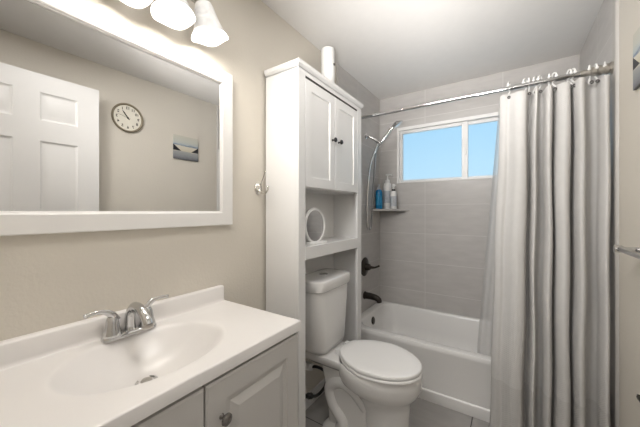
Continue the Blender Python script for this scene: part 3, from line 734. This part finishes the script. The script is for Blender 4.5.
for i, x in enumerate(ring_x):
    if i == 0: o = proto
    else:
        o = proto.copy(); COL.objects.link(o)
        for ch_ in proto_children:
            c2 = ch_.copy(); COL.objects.link(c2); c2.parent = o
    o.location = (x, RY, RZ); o.rotation_euler = (0, 0, random.uniform(-.5, .5))
    tag(o, 'white plastic curtain hook, %s from the left along the rod' % ordw[i], 'curtain hook', 'curtain hooks on the rod')
    g = bmesh.new(); torus(g, (x, -.836, RZ-.064), .0055, .0035, (0, 1, 0), n=18, m=8); obj('grommet', g, M_['seam'], scu)

# ================================================================ right wall
tw = empty('towel_bar', (XR, -1.4, 1.15), 'chrome towel bar on the beige right wall beside the shower curtain', 'towel bar')
bm = bmesh.new(); tube(bm, [(1.452, -1.172, 1.145), (1.452, -1.80, 1.145)], .0085, n=16); obj('bar', bm, M_['chrome'], tw)
for y in (-1.182, -1.79):
    bm = bmesh.new(); lathe(bm, [(.001, 0), (.026, 0), (.026, .006), (.016, .012), (.010, .022), (.009, .06), (.014, .068), (.014, .09), (.001, .092)], (XR, y, 1.145), (-1, 0, 0), n=24); obj('post', bm, M_['chrome'], tw)
ph = empty('paper_holder', (XR, -1.22, .655), 'dark bronze round wall mount low on the beige right wall', 'paper holder')
bm = bmesh.new(); lathe(bm, [(.001, 0), (.027, 0), (.027, .008), (.018, .014), (.010, .018), (.009, .06), (.001, .062)], (XR, -1.31, .645), (-1, 0, 0), n=24); obj('mount', bm, M_['bronze'], ph)
bm = bmesh.new(); tube(bm, [(XR-.055, -1.31, .645), (XR-.055, -1.42, .645)], .008, n=12); obj('arm', bm, M_['bronze'], ph)

def art_mat():
    m = mat('landscape_print', (.6, .6, .6), .5); t = m.node_tree; b = t.nodes['Principled BSDF']
    co = t.nodes.new('ShaderNodeTexCoord'); sp = t.nodes.new('ShaderNodeSeparateXYZ'); t.links.new(co.outputs['Generated'], sp.inputs[0])
    def Mx(op, a, bb=None):
        n = t.nodes.new('ShaderNodeMath'); n.operation = op
        for i, v in enumerate((a, bb)):
            if v is None: continue
            if isinstance(v, (int, float)): n.inputs[i].default_value = v
            else: t.links.new(v, n.inputs[i])
        return n.outputs[0]
    nz = t.nodes.new('ShaderNodeTexNoise'); nz.inputs['Scale'].default_value = 5; mp = t.nodes.new('ShaderNodeMapping'); mp.inputs['Scale'].default_value = (1, 1, 5)
    t.links.new(co.outputs['Generated'], mp.inputs[0]); t.links.new(mp.outputs[0], nz.inputs[0])
    zz = Mx('ADD', sp.outputs['Z'], Mx('MULTIPLY', Mx('SUBTRACT', nz.outputs['Fac'], .5), .12))
    r = t.nodes.new('ShaderNodeValToRGB'); cr = r.color_ramp
    stops = [(0, (.10, .10, .11)), (.12, (.24, .25, .27)), (.33, (.36, .37, .36)), (.38, (.62, .56, .43)), (.56, (.66, .62, .52)), (.60, (.16, .22, .32)), (.65, (.45, .50, .52)), (.75, (.54, .55, .50)), (1, (.58, .56, .48))]
    cr.elements[0].position = 0; cr.elements[0].color = (*stops[0][1], 1); cr.elements[1].position = 1; cr.elements[1].color = (*stops[-1][1], 1)
    for p_, c_ in stops[1:-1]:
        e = cr.elements.new(p_); e.color = (*c_, 1)
    t.links.new(zz, r.inputs[0])
    # dark slopes rising to both sides above the water
    e = Mx('ABSOLUTE', Mx('SUBTRACT', sp.outputs['Y'], .5))
    top = Mx('ADD', .36, Mx('MULTIPLY', Mx('MAXIMUM', Mx('SUBTRACT', e, .20), 0), .80))
    hill = Mx('MULTIPLY', Mx('LESS_THAN', sp.outputs['Z'], top), Mx('MULTIPLY', Mx('GREATER_THAN', sp.outputs['Z'], .36), Mx('GREATER_THAN', e, .20)))
    mx = t.nodes.new('ShaderNodeMix'); mx.data_type = 'RGBA'; t.links.new(hill, mx.inputs['Factor']); t.links.new(r.outputs[0], mx.inputs['A']); mx.inputs['B'].default_value = (.02, .022, .03, 1)
    t.links.new(mx.outputs['Result'], b.inputs['Base Color'])
    return m
tag(obj('canvas_print', B(XR-.011, XR-.0005, -1.320, -1.070, 1.785, 2.010), art_mat(), bevel=.001), 'small square canvas print of a pale lake between dark hills on the right wall', 'picture')

# wall clock
ck = empty('wall_clock', (XR, -1.699, 2.058), 'round wall clock with ivory face and bronze rim, seen in the mirror', 'clock')
C0 = Vector((XR, -1.699, 2.058)); ca = (-1, 0, 0)
bm = bmesh.new(); lathe(bm, [(.001, 0), (.110, 0), (.117, .006), (.118, .014), (.113, .020), (.106, .019), (.102, .013), (.101, .008)], C0, ca, n=56, cap=False); obj('rim', bm, M_['rim'], ck)
bm = bmesh.new(); lathe(bm, [(.0, .004), (.104, .004), (.104, .010), (.001, .010)], C0, ca, n=56); obj('dial', bm, M_['ivory'], ck, angle=20)
dg = bpy.context.evaluated_depsgraph_get
for k in range(1, 13):
    cu = bpy.data.curves.new('numeral', 'FONT'); cu.body = str(k); cu.size = .030; cu.align_x = 'CENTER'; cu.align_y = 'CENTER'; cu.extrude = .0006; cu.offset = .0006
    to_ = bpy.data.objects.new('numeral_text', cu); COL.objects.link(to_)
    me = bpy.data.meshes.new_from_object(to_.evaluated_get(dg())); bpy.data.objects.remove(to_)
    a = 2*PI*k/12; ctr = C0+Vector((-.0108, -.079*math.sin(a), .079*math.cos(a)))
    mw = Matrix(((0, 0, -1, ctr.x), (-1, 0, 0, ctr.y), (0, 1, 0, ctr.z), (0, 0, 0, 1)))
    me.transform(Matrix.Translation(-ck.location) @ mw); me.materials.clear(); me.materials.append(M_['ink'])
    no = bpy.data.objects.new('numeral', me); COL.objects.link(no); no.parent = ck
def hand(name, ang, ln, wd, x, m):
    a = math.radians(ang); d = Vector((0, -math.sin(a), math.cos(a))); n = Vector((0, d.z, -d.y)); c = C0+Vector((-x, 0, 0)); bm = bmesh.new()
    loft(bm, [[c-d*.018+n*wd*s*.6+Vector((-h, 0, 0)) for s, h in ((-1, 0), (1, 0), (1, .001), (-1, .001))], [c+d*ln*.7+n*wd*s+Vector((-h, 0, 0)) for s, h in ((-1, 0), (1, 0), (1, .001), (-1, .001))], [c+d*ln+n*wd*.2*s+Vector((-h, 0, 0)) for s, h in ((-1, 0), (1, 0), (1, .001), (-1, .001))]])
    return obj(name, bm, m, ck)
hand('hour_hand', 36.5, .066, .0045, .0125, M_['ink'])
hand('minute_hand', 77, .080, .0014, .015, M_['rim'])
bm = bmesh.new(); lathe(bm, [(.001, .010), (.006, .010), (.005, .018), (.001, .018)], C0, ca, n=16); obj('hub', bm, M_['ink'], ck)
